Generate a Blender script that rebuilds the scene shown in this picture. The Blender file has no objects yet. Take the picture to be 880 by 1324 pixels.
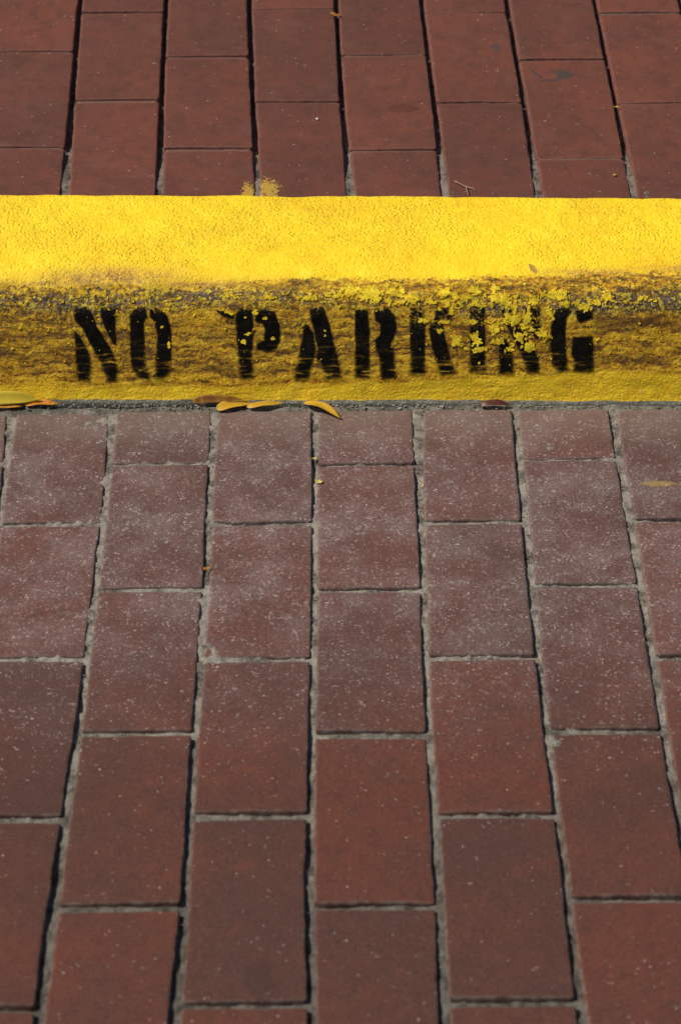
import bpy, math, json, random
import numpy as np
from mathutils import Matrix, Vector
# =====================================================================
# camera, sky, sun, exposure
# =====================================================================
sc = bpy.context.scene
COL = sc.collection
F_PX, PITCH, ROLL, YAW, CAM_H = 2865.239, 0.67681354, 0.0079430806, 0.00101563, 1.49484715
cam_data = bpy.data.cameras.new('camera')
cam = bpy.data.objects.new('camera', cam_data)
COL.objects.link(cam)
sc.camera = cam
cam_data.sensor_fit = 'VERTICAL'
cam_data.sensor_height = 36.0
cam_data.lens = F_PX / 1324.0 * 36.0
cam_data.clip_start = 0.05
cam_data.clip_end = 1000.0
_R = Vector((1, 0, 0)); _D = Vector((0, -math.sin(PITCH), -math.cos(PITCH))); _F = Vector((0, math.cos(PITCH), -math.sin(PITCH)))
_c, _s = math.cos(ROLL), math.sin(ROLL)
_right = _c * _R + _s * _D
_down = -_s * _R + _c * _D
_M = Matrix((_right, -_down, -_F)).transposed()
_M = Matrix.Rotation(YAW, 3, 'Z') @ _M
cam.matrix_world = Matrix.Translation((0, 0, CAM_H)) @ _M.to_4x4()
cam_data.dof.use_dof = True
cam_data.dof.focus_distance = 2.50
cam_data.dof.aperture_fstop = 7.0

SUN = Vector((-0.62, 0.02, 0.78)).normalized()       # direction towards the sun
elev = math.asin(SUN.z)
azim = math.atan2(SUN.x, SUN.y)                      # from +Y towards +X
world = bpy.data.worlds.new('World')
sc.world = world
world.use_nodes = True
wn = world.node_tree
bg = wn.nodes['Background']
sky = wn.nodes.new('ShaderNodeTexSky')
sky.sky_type = 'NISHITA'
sky.sun_disc = False
sky.sun_elevation = elev
sky.sun_rotation = azim
wn.links.new(sky.outputs[0], bg.inputs[0])
bg.inputs[1].default_value = 0.062
sun_data = bpy.data.lights.new('sun', 'SUN')
sun_data.energy = 4.4
sun_data.angle = math.radians(0.55)
sun_data.color = (1.0, 0.92, 0.80)
sun = bpy.data.objects.new('sun', sun_data)
COL.objects.link(sun)
sun.rotation_euler = SUN.to_track_quat('Z', 'Y').to_euler()
sun.location = (-3, 1, 4)
sc.view_settings.view_transform = 'Standard'
sc.view_settings.look = 'None'
sc.view_settings.gamma = 1.0
sc.view_settings.use_curve_mapping = False
sc.view_settings.exposure = 0.0

DATA = json.loads(r'''{"letters":{"N":[[[-0.3027,0.1448],[-0.2976,0.1394],[-0.2927,0.1286],[-0.2878,0.1178],[-0.2864,0.1052],[-0.2889,0.0877],[-0.3013,0.0877],[-0.3021,0.1115],[-0.3031,0.134]],[[-0.3036,0.1664],[-0.2999,0.1717],[-0.2902,0.1726],[-0.2835,0.1655],[-0.2787,0.1521],[-0.2687,0.1341],[-0.2603,0.1197],[-0.2563,0.1071],[-0.2579,0.0869],[-0.2659,0.0868],[-0.274,0.107],[-0.2831,0.1251],[-0.2938,0.1484],[-0.3013,0.1574]],[[-0.2727,0.1727],[-0.256,0.1727],[-0.2574,0.1287],[-0.26,0.1305],[-0.2666,0.1449],[-0.2722,0.1593]]],"O":[[[-0.2396,0.1629],[-0.2323,0.1728],[-0.2218,0.1728],[-0.2203,0.1612],[-0.2239,0.1576],[-0.2253,0.1089],[-0.2204,0.0943],[-0.2206,0.0879],[-0.2294,0.0897],[-0.238,0.0998],[-0.2402,0.1143]],[[-0.2165,0.1728],[-0.206,0.171],[-0.1966,0.1612],[-0.1936,0.1432],[-0.1944,0.109],[-0.1991,0.0953],[-0.2046,0.0888],[-0.2126,0.0907],[-0.2112,0.1071],[-0.2088,0.1342],[-0.2117,0.1567],[-0.2168,0.1612]]],"P":[[[-0.1202,0.1631],[-0.114,0.1712],[-0.1008,0.1703],[-0.1003,0.1434],[-0.1024,0.1164],[-0.1019,0.0909],[-0.1134,0.09],[-0.1174,0.1164],[-0.1188,0.1434]],[[-0.0973,0.1703],[-0.0842,0.1712],[-0.0754,0.1668],[-0.0703,0.1525],[-0.0705,0.1345],[-0.075,0.1237],[-0.0847,0.121],[-0.0961,0.1236],[-0.0961,0.1299],[-0.0881,0.1345],[-0.0862,0.1479],[-0.0896,0.1542],[-0.0975,0.156]],[[-0.1429,0.1694],[-0.1324,0.1676],[-0.122,0.1631],[-0.1229,0.1605],[-0.1343,0.1622]]],"A":[[[-0.0414,0.1525],[-0.0387,0.1525],[-0.0326,0.1417],[-0.0292,0.1256],[-0.0337,0.1075],[-0.0382,0.0902],[-0.0506,0.0883],[-0.0532,0.091],[-0.0486,0.112],[-0.0441,0.139]],[[-0.036,0.1722],[-0.0202,0.1731],[-0.015,0.1571],[-0.0098,0.1346],[-0.0046,0.1121],[-0.0011,0.0921],[-0.017,0.0902],[-0.0222,0.1076],[-0.0292,0.1148],[-0.0265,0.1256],[-0.0317,0.1481]]],"R":[[[0.0157,0.1705],[0.0297,0.1706],[0.0315,0.1437],[0.0307,0.0912],[0.0157,0.0912],[0.0157,0.1347]],[[0.0375,0.1706],[0.0533,0.1724],[0.0603,0.1635],[0.0622,0.1482],[0.0587,0.1365],[0.0553,0.1311],[0.0588,0.1213],[0.0608,0.0913],[0.0458,0.0913],[0.0439,0.1122],[0.0386,0.1275],[0.0377,0.1347],[0.0438,0.1419],[0.0437,0.1545],[0.0385,0.1581]]],"K":[[[0.0769,0.1724],[0.0926,0.1733],[0.0947,0.1438],[0.0942,0.1078],[0.0934,0.095],[0.0793,0.095],[0.0781,0.1348]],[[0.1066,0.1725],[0.1224,0.1725],[0.1251,0.1636],[0.1147,0.1528],[0.1176,0.1349],[0.125,0.1097],[0.1296,0.097],[0.1137,0.0951],[0.1064,0.1151],[0.1009,0.1366],[0.099,0.1483],[0.1059,0.16]]],"I":[[[0.1451,0.1743],[0.1616,0.177],[0.163,0.0989],[0.1472,0.0988]]],"N2":[[[0.179,0.1368],[0.1869,0.1368],[0.1943,0.1188],[0.1948,0.0962],[0.1798,0.0962]],[[0.18,0.1744],[0.1896,0.1744],[0.1988,0.1548],[0.2134,0.1306],[0.2234,0.1153],[0.223,0.0981],[0.2133,0.0981],[0.203,0.1216],[0.192,0.144],[0.183,0.1574]],[[0.2071,0.1744],[0.2236,0.1771],[0.2246,0.1387],[0.2202,0.1369],[0.2128,0.153],[0.2081,0.1664]]],"G":[[[0.2373,0.1531],[0.2404,0.1665],[0.248,0.1763],[0.2593,0.179],[0.2596,0.1692],[0.2537,0.1603],[0.2533,0.1441],[0.255,0.1172],[0.2572,0.1009],[0.2494,0.0991],[0.2412,0.1063],[0.2372,0.1261]],[[0.2639,0.171],[0.2831,0.1701],[0.2834,0.1621],[0.2696,0.1558],[0.266,0.1603]],[[0.2623,0.1387],[0.2841,0.1406],[0.2863,0.0991],[0.2652,0.0991],[0.2648,0.1127],[0.2611,0.119]]]},"flakes":[[0.1807,0.184,0.0149,0.0061,0],[0.2174,0.1815,0.0078,0.0062,0],[0.2417,0.1868,0.0131,0.0053,0],[0.2743,0.1746,0.0087,0.0045,0.5],[0.1916,0.1602,0.0105,0.0072,0],[0.2091,0.1602,0.0062,0.0099,0],[0.2361,0.1638,0.0079,0.0036,0.9],[0.1744,0.1494,0.007,0.0081,0],[0.2036,0.1377,0.0105,0.0071,0.7],[0.2135,0.127,0.0052,0.0054,0],[0.2289,0.1414,0.0114,0.0036,0.4],[0.1518,0.1376,0.007,0.0072,0.6],[0.1835,0.1341,0.0096,0.0063,0],[0.1582,0.1251,0.0061,0.0027,0],[0.1915,0.1251,0.0053,0.0036,0],[0.1497,0.1565,0.0105,0.0023,0],[0.0322,0.1881,0.0228,0.0069,0],[0.0584,0.1908,0.0123,0.0078,0],[0.0121,0.1907,0.0105,0.0052,0],[0.1152,0.19,0.0061,0.0078,0.6],[0.1257,0.1874,0.0079,0.0035,0.5],[0.1492,0.1927,0.0062,0.0044,0],[0.1039,0.1787,0.0088,0.0022,0],[0.0937,0.1573,0.0087,0.0027,0],[0.1147,0.1564,0.0079,0.0022,0],[0.1242,0.1672,0.0035,0.0036,0],[0.1308,0.134,0.007,0.0045,0.8],[0.1096,0.1456,0.0035,0.0036,0],[0.1737,0.1954,0.007,0.0035,0],[0.3001,0.186,0.0061,0.0044,0],[-0.0097,0.1863,0.0105,0.0035,0],[-0.0359,0.1837,0.0122,0.0026,0],[-0.0797,0.1845,0.0123,0.0026,0],[0.1406,0.1848,0.0069,0.0034,0],[0.1441,0.1241,0.0053,0.0018,0.5],[-0.0974,0.1668,0.0036,0.0027,0],[-0.1272,0.1667,0.007,0.0027,0.3],[-0.1965,0.1288,0.0022,0.0036,0],[-0.204,0.1495,0.0027,0.0018,0],[0.0777,0.1847,0.0087,0.0034,0],[-0.111,0.1326,0.0026,0.0018,0],[-0.1065,0.1416,0.0027,0.0018,0],[-0.0784,0.1363,0.0026,0.0018,0.6],[-0.0869,0.1596,0.0026,0.0018,0]],"lines":{"edge":[[-0.9146,0.1936],[-0.5622,0.1995],[-0.3864,0.1953],[-0.3513,0.1945],[-0.325,0.1946],[-0.2899,0.1955],[-0.2548,0.1956],[-0.2242,0.1947],[-0.2066,0.193],[-0.1585,0.1957],[-0.0973,0.2023],[-0.0361,0.2063],[0.0077,0.2044],[0.0689,0.2055],[0.1389,0.2066],[0.2175,0.2087],[0.2612,0.2098],[0.3052,0.2156],[0.3401,0.2157],[0.384,0.2181],[0.5754,0.2138],[0.9223,0.21]],"band":[[-0.9153,0.176],[-0.3866,0.1805],[-0.2989,0.1771],[-0.2111,0.1808],[-0.1234,0.1853],[-0.001,0.1837],[0.069,0.1795],[0.1389,0.1761],[0.2263,0.1745],[0.2959,0.1781],[0.3829,0.1835],[0.9213,0.181]],"foot":[[-0.9262,0.0815],[-0.3913,0.0819],[-0.2581,0.0813],[-0.1251,0.0797],[-0.0011,0.0837],[0.1403,0.0896],[0.2283,0.0954],[0.2985,0.1028],[0.3867,0.0975],[0.9306,0.0951]]},"road":[[[[-0.4811,2.046],[-0.4811,2.0236],[-0.4811,2.0011],[-0.4811,1.9786],[-0.4811,1.9562]],[[-0.3823,2.046],[-0.3806,2.0236],[-0.3789,2.0011],[-0.3772,1.9786],[-0.3757,1.9562]]],[[[-0.4811,1.9506],[-0.4811,1.8997],[-0.4811,1.8488],[-0.4811,1.798],[-0.4811,1.7471]],[[-0.3754,1.9506],[-0.3726,1.8997],[-0.3702,1.8488],[-0.3702,1.798],[-0.3702,1.7471]]],[[[-0.3696,2.0455],[-0.3688,1.996],[-0.3676,1.9466],[-0.3659,1.8971],[-0.3644,1.8476]],[[-0.2655,2.0455],[-0.2632,1.996],[-0.2611,1.9466],[-0.26,1.8971],[-0.2593,1.8476]]],[[[-0.3644,1.8423],[-0.3644,1.7907],[-0.3644,1.7391],[-0.3644,1.6875],[-0.3644,1.6359]],[[-0.2595,1.8423],[-0.2599,1.7907],[-0.2589,1.7391],[-0.2586,1.6875],[-0.2584,1.6359]]],[[[-0.3644,1.6279],[-0.3644,1.5755],[-0.3644,1.523],[-0.3644,1.4706],[-0.3644,1.4182]],[[-0.2584,1.6279],[-0.2582,1.5755],[-0.2584,1.523],[-0.2605,1.4706],[-0.2605,1.4182]]],[[[-0.3644,1.4099],[-0.3644,1.3572],[-0.3644,1.3045],[-0.3644,1.2519],[-0.3644,1.1992]],[[-0.2607,1.4099],[-0.262,1.3572],[-0.2626,1.3045],[-0.2633,1.2519],[-0.2625,1.1992]]],[[[-0.3644,1.1927],[-0.3644,1.1418],[-0.3644,1.091],[-0.3644,1.0401],[-0.3644,0.9892]],[[-0.2624,1.1927],[-0.2621,1.1418],[-0.262,1.091],[-0.2617,1.0401],[-0.2613,0.9892]]],[[[-0.2559,2.048],[-0.2552,2.024],[-0.2546,2.0],[-0.254,1.9761],[-0.2534,1.9521]],[[-0.1489,2.048],[-0.1487,2.024],[-0.1484,2.0],[-0.1482,1.9761],[-0.148,1.9521]]],[[[-0.2533,1.9471],[-0.2529,1.8954],[-0.2527,1.8436],[-0.2523,1.7919],[-0.2518,1.7402]],[[-0.148,1.9471],[-0.1475,1.8954],[-0.147,1.8436],[-0.1461,1.7919],[-0.1452,1.7402]]],[[[-0.2518,1.7335],[-0.2515,1.6825],[-0.2512,1.6314],[-0.2507,1.5804],[-0.2503,1.5294]],[[-0.1452,1.7335],[-0.1454,1.6825],[-0.1457,1.6314],[-0.1457,1.5804],[-0.1458,1.5294]]],[[[-0.2504,1.522],[-0.2514,1.4694],[-0.2522,1.4167],[-0.2522,1.364],[-0.2517,1.3114]],[[-0.1458,1.522],[-0.1462,1.4694],[-0.1457,1.4167],[-0.1453,1.364],[-0.1454,1.3114]]],[[[-0.2517,1.3024],[-0.2519,1.2515],[-0.2518,1.2006],[-0.252,1.1498],[-0.2519,1.0989]],[[-0.1456,1.3024],[-0.1471,1.2515],[-0.1484,1.2006],[-0.1494,1.1498],[-0.1502,1.0989]]],[[[-0.2519,1.0919],[-0.2518,1.041],[-0.2516,0.9902],[-0.2513,0.9393],[-0.251,0.8884]],[[-0.1503,1.0919],[-0.1512,1.041],[-0.1522,0.9902],[-0.1534,0.9393],[-0.1548,0.8884]]],[[[-0.1405,2.0475],[-0.1401,1.9971],[-0.1398,1.9467],[-0.1394,1.8962],[-0.1389,1.8458]],[[-0.0344,2.0475],[-0.0337,1.9971],[-0.0332,1.9467],[-0.0328,1.8962],[-0.0326,1.8458]]],[[[-0.1388,1.8399],[-0.1379,1.7882],[-0.1371,1.7366],[-0.1373,1.6849],[-0.1375,1.6332]],[[-0.0326,1.8399],[-0.0325,1.7882],[-0.0323,1.7366],[-0.0325,1.6849],[-0.0328,1.6332]]],[[[-0.1375,1.6258],[-0.138,1.5748],[-0.1385,1.5238],[-0.1384,1.4727],[-0.1388,1.4217]],[[-0.0329,1.6258],[-0.0333,1.5748],[-0.0338,1.5238],[-0.0347,1.4727],[-0.0344,1.4217]]],[[[-0.1388,1.4125],[-0.1382,1.3599],[-0.1377,1.3074],[-0.1374,1.2548],[-0.138,1.2022]],[[-0.0344,1.4125],[-0.0358,1.3599],[-0.0356,1.3074],[-0.0342,1.2548],[-0.0328,1.2022]]],[[[-0.1378,1.1944],[-0.1372,1.1435],[-0.1369,1.0926],[-0.1365,1.0418],[-0.136,0.9909]],[[-0.0325,1.1944],[-0.0312,1.1435],[-0.0301,1.0926],[-0.0288,1.0418],[-0.027,0.9909]]],[[[-0.0256,2.047],[-0.0256,2.0224],[-0.0256,1.9978],[-0.0256,1.9731],[-0.0257,1.9485]],[[0.0803,2.047],[0.0802,2.0224],[0.0801,1.9978],[0.0801,1.9731],[0.08,1.9485]]],[[[-0.0257,1.9436],[-0.0258,1.8918],[-0.0256,1.84],[-0.025,1.7883],[-0.0248,1.7365]],[[0.08,1.9436],[0.0798,1.8918],[0.0799,1.84],[0.0805,1.7883],[0.0801,1.7365]]],[[[-0.0249,1.7304],[-0.0253,1.6791],[-0.0257,1.6278],[-0.0261,1.5765],[-0.0264,1.5252]],[[0.08,1.7304],[0.0792,1.6791],[0.0784,1.6278],[0.0785,1.5765],[0.0787,1.5252]]],[[[-0.0265,1.5173],[-0.0268,1.4654],[-0.0273,1.4135],[-0.0265,1.3615],[-0.0267,1.3096]],[[0.0786,1.5173],[0.0784,1.4654],[0.0787,1.4135],[0.0786,1.3615],[0.0793,1.3096]]],[[[-0.0266,1.3033],[-0.0256,1.2524],[-0.0247,1.2015],[-0.0235,1.1507],[-0.0226,1.0998]],[[0.0793,1.3033],[0.0784,1.2524],[0.0779,1.2015],[0.0783,1.1507],[0.0784,1.0998]]],[[[-0.0225,1.0928],[-0.0215,1.0419],[-0.0202,0.991],[-0.0187,0.9402],[-0.017,0.8893]],[[0.0784,1.0928],[0.0784,1.0419],[0.0785,0.991],[0.0787,0.9402],[0.0789,0.8893]]],[[[0.095,2.0465],[0.0928,1.9965],[0.0908,1.9465],[0.0896,1.8964],[0.0887,1.8464]],[[0.1938,2.0465],[0.193,1.9965],[0.1924,1.9465],[0.1919,1.8964],[0.1915,1.8464]]],[[[0.0887,1.8398],[0.0885,1.7882],[0.0878,1.7365],[0.0868,1.6848],[0.0858,1.6332]],[[0.1914,1.8398],[0.1907,1.7882],[0.1901,1.7365],[0.1903,1.6848],[0.1905,1.6332]]],[[[0.0857,1.6258],[0.0855,1.574],[0.0854,1.5223],[0.0861,1.4706],[0.0869,1.4188]],[[0.1906,1.6258],[0.1907,1.574],[0.1908,1.5223],[0.1917,1.4706],[0.1923,1.4188]]],[[[0.087,1.4111],[0.0873,1.3592],[0.0876,1.3072],[0.0878,1.2553],[0.088,1.2034]],[[0.1924,1.4111],[0.1931,1.3592],[0.193,1.3072],[0.193,1.2553],[0.1938,1.2034]]],[[[0.088,1.1961],[0.0883,1.1452],[0.0885,1.0944],[0.0887,1.0435],[0.0888,0.9926]],[[0.1937,1.1961],[0.1932,1.1452],[0.1932,1.0944],[0.1932,1.0435],[0.1931,0.9926]]],[[[0.2023,2.046],[0.2022,2.0234],[0.202,2.0007],[0.2018,1.978],[0.2017,1.9554]],[[0.3036,2.046],[0.3036,2.0234],[0.3036,2.0007],[0.3035,1.978],[0.3035,1.9554]]],[[[0.2016,1.9497],[0.2014,1.8978],[0.2012,1.8458],[0.2014,1.7938],[0.1998,1.7419]],[[0.3035,1.9497],[0.3035,1.8978],[0.3035,1.8458],[0.3038,1.7938],[0.3038,1.7419]]],[[[0.1996,1.7351],[0.1991,1.6834],[0.1987,1.6316],[0.1985,1.5799],[0.1983,1.5282]],[[0.3038,1.7351],[0.3033,1.6834],[0.3028,1.6316],[0.3027,1.5799],[0.3028,1.5282]]],[[[0.1984,1.5208],[0.1989,1.4696],[0.199,1.4183],[0.1999,1.3671],[0.2004,1.3158]],[[0.3027,1.5208],[0.3024,1.4696],[0.3029,1.4183],[0.3031,1.3671],[0.3033,1.3158]]],[[[0.2005,1.3086],[0.2008,1.2577],[0.2019,1.2068],[0.2024,1.156],[0.2033,1.1051]],[[0.3033,1.3086],[0.3036,1.2577],[0.304,1.2068],[0.3045,1.156],[0.3051,1.1051]]],[[[0.2034,1.0981],[0.2044,1.0472],[0.2057,0.9964],[0.2071,0.9455],[0.2087,0.8946]],[[0.3052,1.0981],[0.3059,1.0472],[0.3068,0.9964],[0.3078,0.9455],[0.309,0.8946]]],[[[0.3147,2.0455],[0.3135,1.9956],[0.3124,1.9458],[0.3131,1.896],[0.3139,1.8461]],[[0.4156,2.0455],[0.4156,1.9956],[0.4156,1.9458],[0.4156,1.896],[0.4156,1.8461]]],[[[0.3138,1.8389],[0.3133,1.7871],[0.3121,1.7354],[0.312,1.6836],[0.312,1.6318]],[[0.4156,1.8389],[0.4156,1.7871],[0.4156,1.7354],[0.4156,1.6836],[0.4156,1.6318]]],[[[0.3119,1.625],[0.3118,1.5726],[0.3115,1.5201],[0.311,1.4676],[0.3109,1.4152]],[[0.4156,1.625],[0.4156,1.5726],[0.4156,1.5201],[0.4156,1.4676],[0.4156,1.4152]]],[[[0.3109,1.4085],[0.3107,1.3576],[0.3104,1.3068],[0.3101,1.2559],[0.3098,1.205]],[[0.4156,1.4085],[0.4156,1.3576],[0.4156,1.3068],[0.4156,1.2559],[0.4156,1.205]]],[[[0.3097,1.198],[0.3094,1.1471],[0.3089,1.0963],[0.3085,1.0454],[0.3079,0.9945]],[[0.4156,1.198],[0.4156,1.1471],[0.4156,1.0963],[0.4156,1.0454],[0.4156,0.9945]]]],"roadcol":[-1,-1,0,0,0,0,0,1,1,1,1,1,1,2,2,2,2,2,3,3,3,3,3,3,4,4,4,4,4,5,5,5,5,5,5,6,6,6,6,6],"walk":[[[[-0.4401,0.1035],[-0.4386,0.0746],[-0.4371,0.0457],[-0.4357,0.0169],[-0.4354,-0.012]],[[-0.3355,0.1035],[-0.3347,0.0746],[-0.3339,0.0457],[-0.3331,0.0169],[-0.333,-0.012]]],[[[-0.4498,0.3195],[-0.4478,0.2668],[-0.4457,0.2142],[-0.4431,0.1615],[-0.4404,0.1088]],[[-0.3426,0.3195],[-0.3405,0.2668],[-0.3385,0.2142],[-0.337,0.1615],[-0.3356,0.1088]]],[[[-0.4547,0.5331],[-0.4547,0.481],[-0.454,0.4289],[-0.452,0.3767],[-0.45,0.3246]],[[-0.3474,0.5331],[-0.3474,0.481],[-0.3468,0.4289],[-0.3447,0.3767],[-0.3427,0.3246]]],[[[-0.4547,0.7456],[-0.4547,0.6935],[-0.4547,0.6414],[-0.4547,0.5892],[-0.4547,0.5371]],[[-0.3474,0.7456],[-0.3474,0.6935],[-0.3474,0.6414],[-0.3474,0.5892],[-0.3474,0.5371]]],[[[-0.3318,0.2046],[-0.329,0.1505],[-0.3262,0.0963],[-0.3235,0.0421],[-0.3219,-0.012]],[[-0.2255,0.2046],[-0.2238,0.1505],[-0.2221,0.0963],[-0.2205,0.0421],[-0.2195,-0.012]]],[[[-0.3399,0.4129],[-0.338,0.3623],[-0.336,0.3117],[-0.334,0.2612],[-0.3321,0.2106]],[[-0.2314,0.4129],[-0.23,0.3623],[-0.2285,0.3117],[-0.2271,0.2612],[-0.2257,0.2106]]],[[[-0.3412,0.6253],[-0.3412,0.5732],[-0.3412,0.5211],[-0.3412,0.4689],[-0.3401,0.4168]],[[-0.2323,0.6253],[-0.2323,0.5732],[-0.2323,0.5211],[-0.2323,0.4689],[-0.2315,0.4168]]],[[[-0.2145,0.0969],[-0.2132,0.0697],[-0.2119,0.0425],[-0.2105,0.0152],[-0.2103,-0.012]],[[-0.1053,0.0969],[-0.1038,0.0697],[-0.1024,0.0425],[-0.1009,0.0152],[-0.1006,-0.012]]],[[[-0.2226,0.3039],[-0.2211,0.2536],[-0.2196,0.2033],[-0.2172,0.153],[-0.2148,0.1027]],[[-0.1156,0.3039],[-0.1132,0.2536],[-0.1109,0.2033],[-0.1082,0.153],[-0.1056,0.1027]]],[[[-0.2266,0.5175],[-0.2266,0.4654],[-0.2257,0.4133],[-0.2242,0.3611],[-0.2227,0.309]],[[-0.122,0.5175],[-0.122,0.4654],[-0.1206,0.4133],[-0.1182,0.3611],[-0.1158,0.309]]],[[[-0.2266,0.73],[-0.2266,0.6779],[-0.2266,0.6258],[-0.2266,0.5736],[-0.2266,0.5215]],[[-0.122,0.73],[-0.122,0.6779],[-0.122,0.6258],[-0.122,0.5736],[-0.122,0.5215]]],[[[-0.1049,0.2001],[-0.102,0.1471],[-0.099,0.094],[-0.096,0.041],[-0.0942,-0.012]],[[0.0007,0.2001],[0.0027,0.1471],[0.0048,0.094],[0.0068,0.041],[0.0081,-0.012]]],[[[-0.1148,0.4201],[-0.1124,0.3659],[-0.1099,0.3116],[-0.1075,0.2574],[-0.1051,0.2032]],[[-0.0055,0.4201],[-0.004,0.3659],[-0.0025,0.3116],[-0.001,0.2574],[0.0006,0.2032]]],[[[-0.1158,0.6325],[-0.1158,0.5804],[-0.1158,0.5282],[-0.1158,0.4761],[-0.115,0.424]],[[-0.0061,0.6325],[-0.0061,0.5804],[-0.0061,0.5282],[-0.0061,0.4761],[-0.0056,0.424]]],[[[0.0127,0.0933],[0.0142,0.067],[0.0158,0.0406],[0.0173,0.0143],[0.0177,-0.012]],[[0.1183,0.0933],[0.1189,0.067],[0.1195,0.0406],[0.1201,0.0143],[0.1203,-0.012]]],[[[0.0034,0.3062],[0.0049,0.2539],[0.0064,0.2017],[0.0094,0.1494],[0.0125,0.0971]],[[0.1122,0.3062],[0.114,0.2539],[0.1158,0.2017],[0.1171,0.1494],[0.1182,0.0971]]],[[[-0.0004,0.5189],[-0.0004,0.4668],[0.0003,0.4147],[0.0018,0.3625],[0.0033,0.3104]],[[0.1076,0.5189],[0.1076,0.4668],[0.1085,0.4147],[0.1103,0.3625],[0.1121,0.3104]]],[[[-0.0004,0.7314],[-0.0004,0.6793],[-0.0004,0.6272],[-0.0004,0.575],[-0.0004,0.5229]],[[0.1076,0.7314],[0.1076,0.6793],[0.1076,0.6272],[0.1076,0.575],[0.1076,0.5229]]],[[[0.1219,0.1961],[0.124,0.1441],[0.126,0.092],[0.1281,0.04],[0.1295,-0.012]],[[0.2282,0.1961],[0.2292,0.1441],[0.2301,0.092],[0.231,0.04],[0.2316,-0.012]]],[[[0.1144,0.4073],[0.1163,0.3551],[0.1181,0.303],[0.1199,0.2509],[0.1218,0.1987]],[[0.2212,0.4073],[0.223,0.3551],[0.2247,0.303],[0.2265,0.2509],[0.2282,0.1987]]],[[[0.1133,0.6197],[0.1133,0.5676],[0.1133,0.5154],[0.1133,0.4633],[0.1143,0.4112]],[[0.2202,0.6197],[0.2202,0.5676],[0.2202,0.5154],[0.2202,0.4633],[0.2211,0.4112]]],[[[0.2386,0.0736],[0.2393,0.0522],[0.24,0.0308],[0.2406,0.0094],[0.2408,-0.012]],[[0.3444,0.0736],[0.3447,0.0522],[0.3451,0.0308],[0.3454,0.0094],[0.3455,-0.012]]],[[[0.2313,0.2917],[0.2332,0.2381],[0.235,0.1845],[0.2367,0.131],[0.2384,0.0774]],[[0.3404,0.2917],[0.3415,0.2381],[0.3426,0.1845],[0.3435,0.131],[0.3443,0.0774]]],[[[0.2264,0.5038],[0.2264,0.4517],[0.2277,0.3996],[0.2295,0.3474],[0.2312,0.2953]],[[0.3374,0.5038],[0.3374,0.4517],[0.3382,0.3996],[0.3393,0.3474],[0.3403,0.2953]]],[[[0.2264,0.7163],[0.2264,0.6642],[0.2264,0.612],[0.2264,0.5599],[0.2264,0.5078]],[[0.3374,0.7163],[0.3374,0.6642],[0.3374,0.612],[0.3374,0.5599],[0.3374,0.5078]]],[[[0.3483,0.1914],[0.3497,0.1405],[0.351,0.0897],[0.3524,0.0388],[0.3533,-0.012]],[[0.456,0.1914],[0.4568,0.1405],[0.4576,0.0897],[0.4584,0.0388],[0.459,-0.012]]],[[[0.3437,0.4031],[0.3448,0.3511],[0.346,0.299],[0.3471,0.247],[0.3483,0.1949]],[[0.4516,0.4031],[0.4527,0.3511],[0.4538,0.299],[0.4549,0.247],[0.4559,0.1949]]],[[[0.343,0.6164],[0.343,0.5643],[0.343,0.5121],[0.343,0.46],[0.3436,0.4079]],[[0.4509,0.6164],[0.4509,0.5643],[0.4509,0.5121],[0.4509,0.46],[0.4515,0.4079]]],[[[0.4645,0.0904],[0.4652,0.0648],[0.4659,0.0392],[0.4665,0.0136],[0.4668,-0.012]],[[0.5711,0.0904],[0.5715,0.0648],[0.5719,0.0392],[0.5723,0.0136],[0.5725,-0.012]]],[[[0.4595,0.2981],[0.4606,0.2474],[0.4617,0.1967],[0.463,0.146],[0.4644,0.0953]],[[0.5673,0.2981],[0.5683,0.2474],[0.5694,0.1967],[0.5702,0.146],[0.571,0.0953]]],[[[0.4565,0.5111],[0.4565,0.459],[0.4571,0.4068],[0.4583,0.3547],[0.4594,0.3026]],[[0.5644,0.5111],[0.5644,0.459],[0.565,0.4068],[0.5661,0.3547],[0.5672,0.3026]]],[[[0.4565,0.7236],[0.4565,0.6715],[0.4565,0.6194],[0.4565,0.5672],[0.4565,0.5151]],[[0.5644,0.7236],[0.5644,0.6715],[0.5644,0.6194],[0.5644,0.5672],[0.5644,0.5151]]]],"walkcol":[-1,-1,-1,-1,0,0,0,1,1,1,1,2,2,2,3,3,3,3,4,4,4,5,5,5,5,6,6,6,7,7,7,7],"prof":[[-0.004,-0.06],[0,0.0],[0.0025,0.0035],[0.0045,0.0085],[0.0072,0.016],[0.0105,0.027],[0.015,0.04],[0.021,0.055],[0.029,0.075],[0.0365,0.095],[0.0425,0.11],[0.048,0.1195],[0.0545,0.127],[0.064,0.1325],[0.078,0.1365],[0.1,0.1388],[0.16,0.1405],[0.218,0.1405],[0.2255,0.1395],[0.229,0.136],[0.2295,0.128],[0.23,-0.06]]}''')
rnd = random.Random(7)

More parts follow.
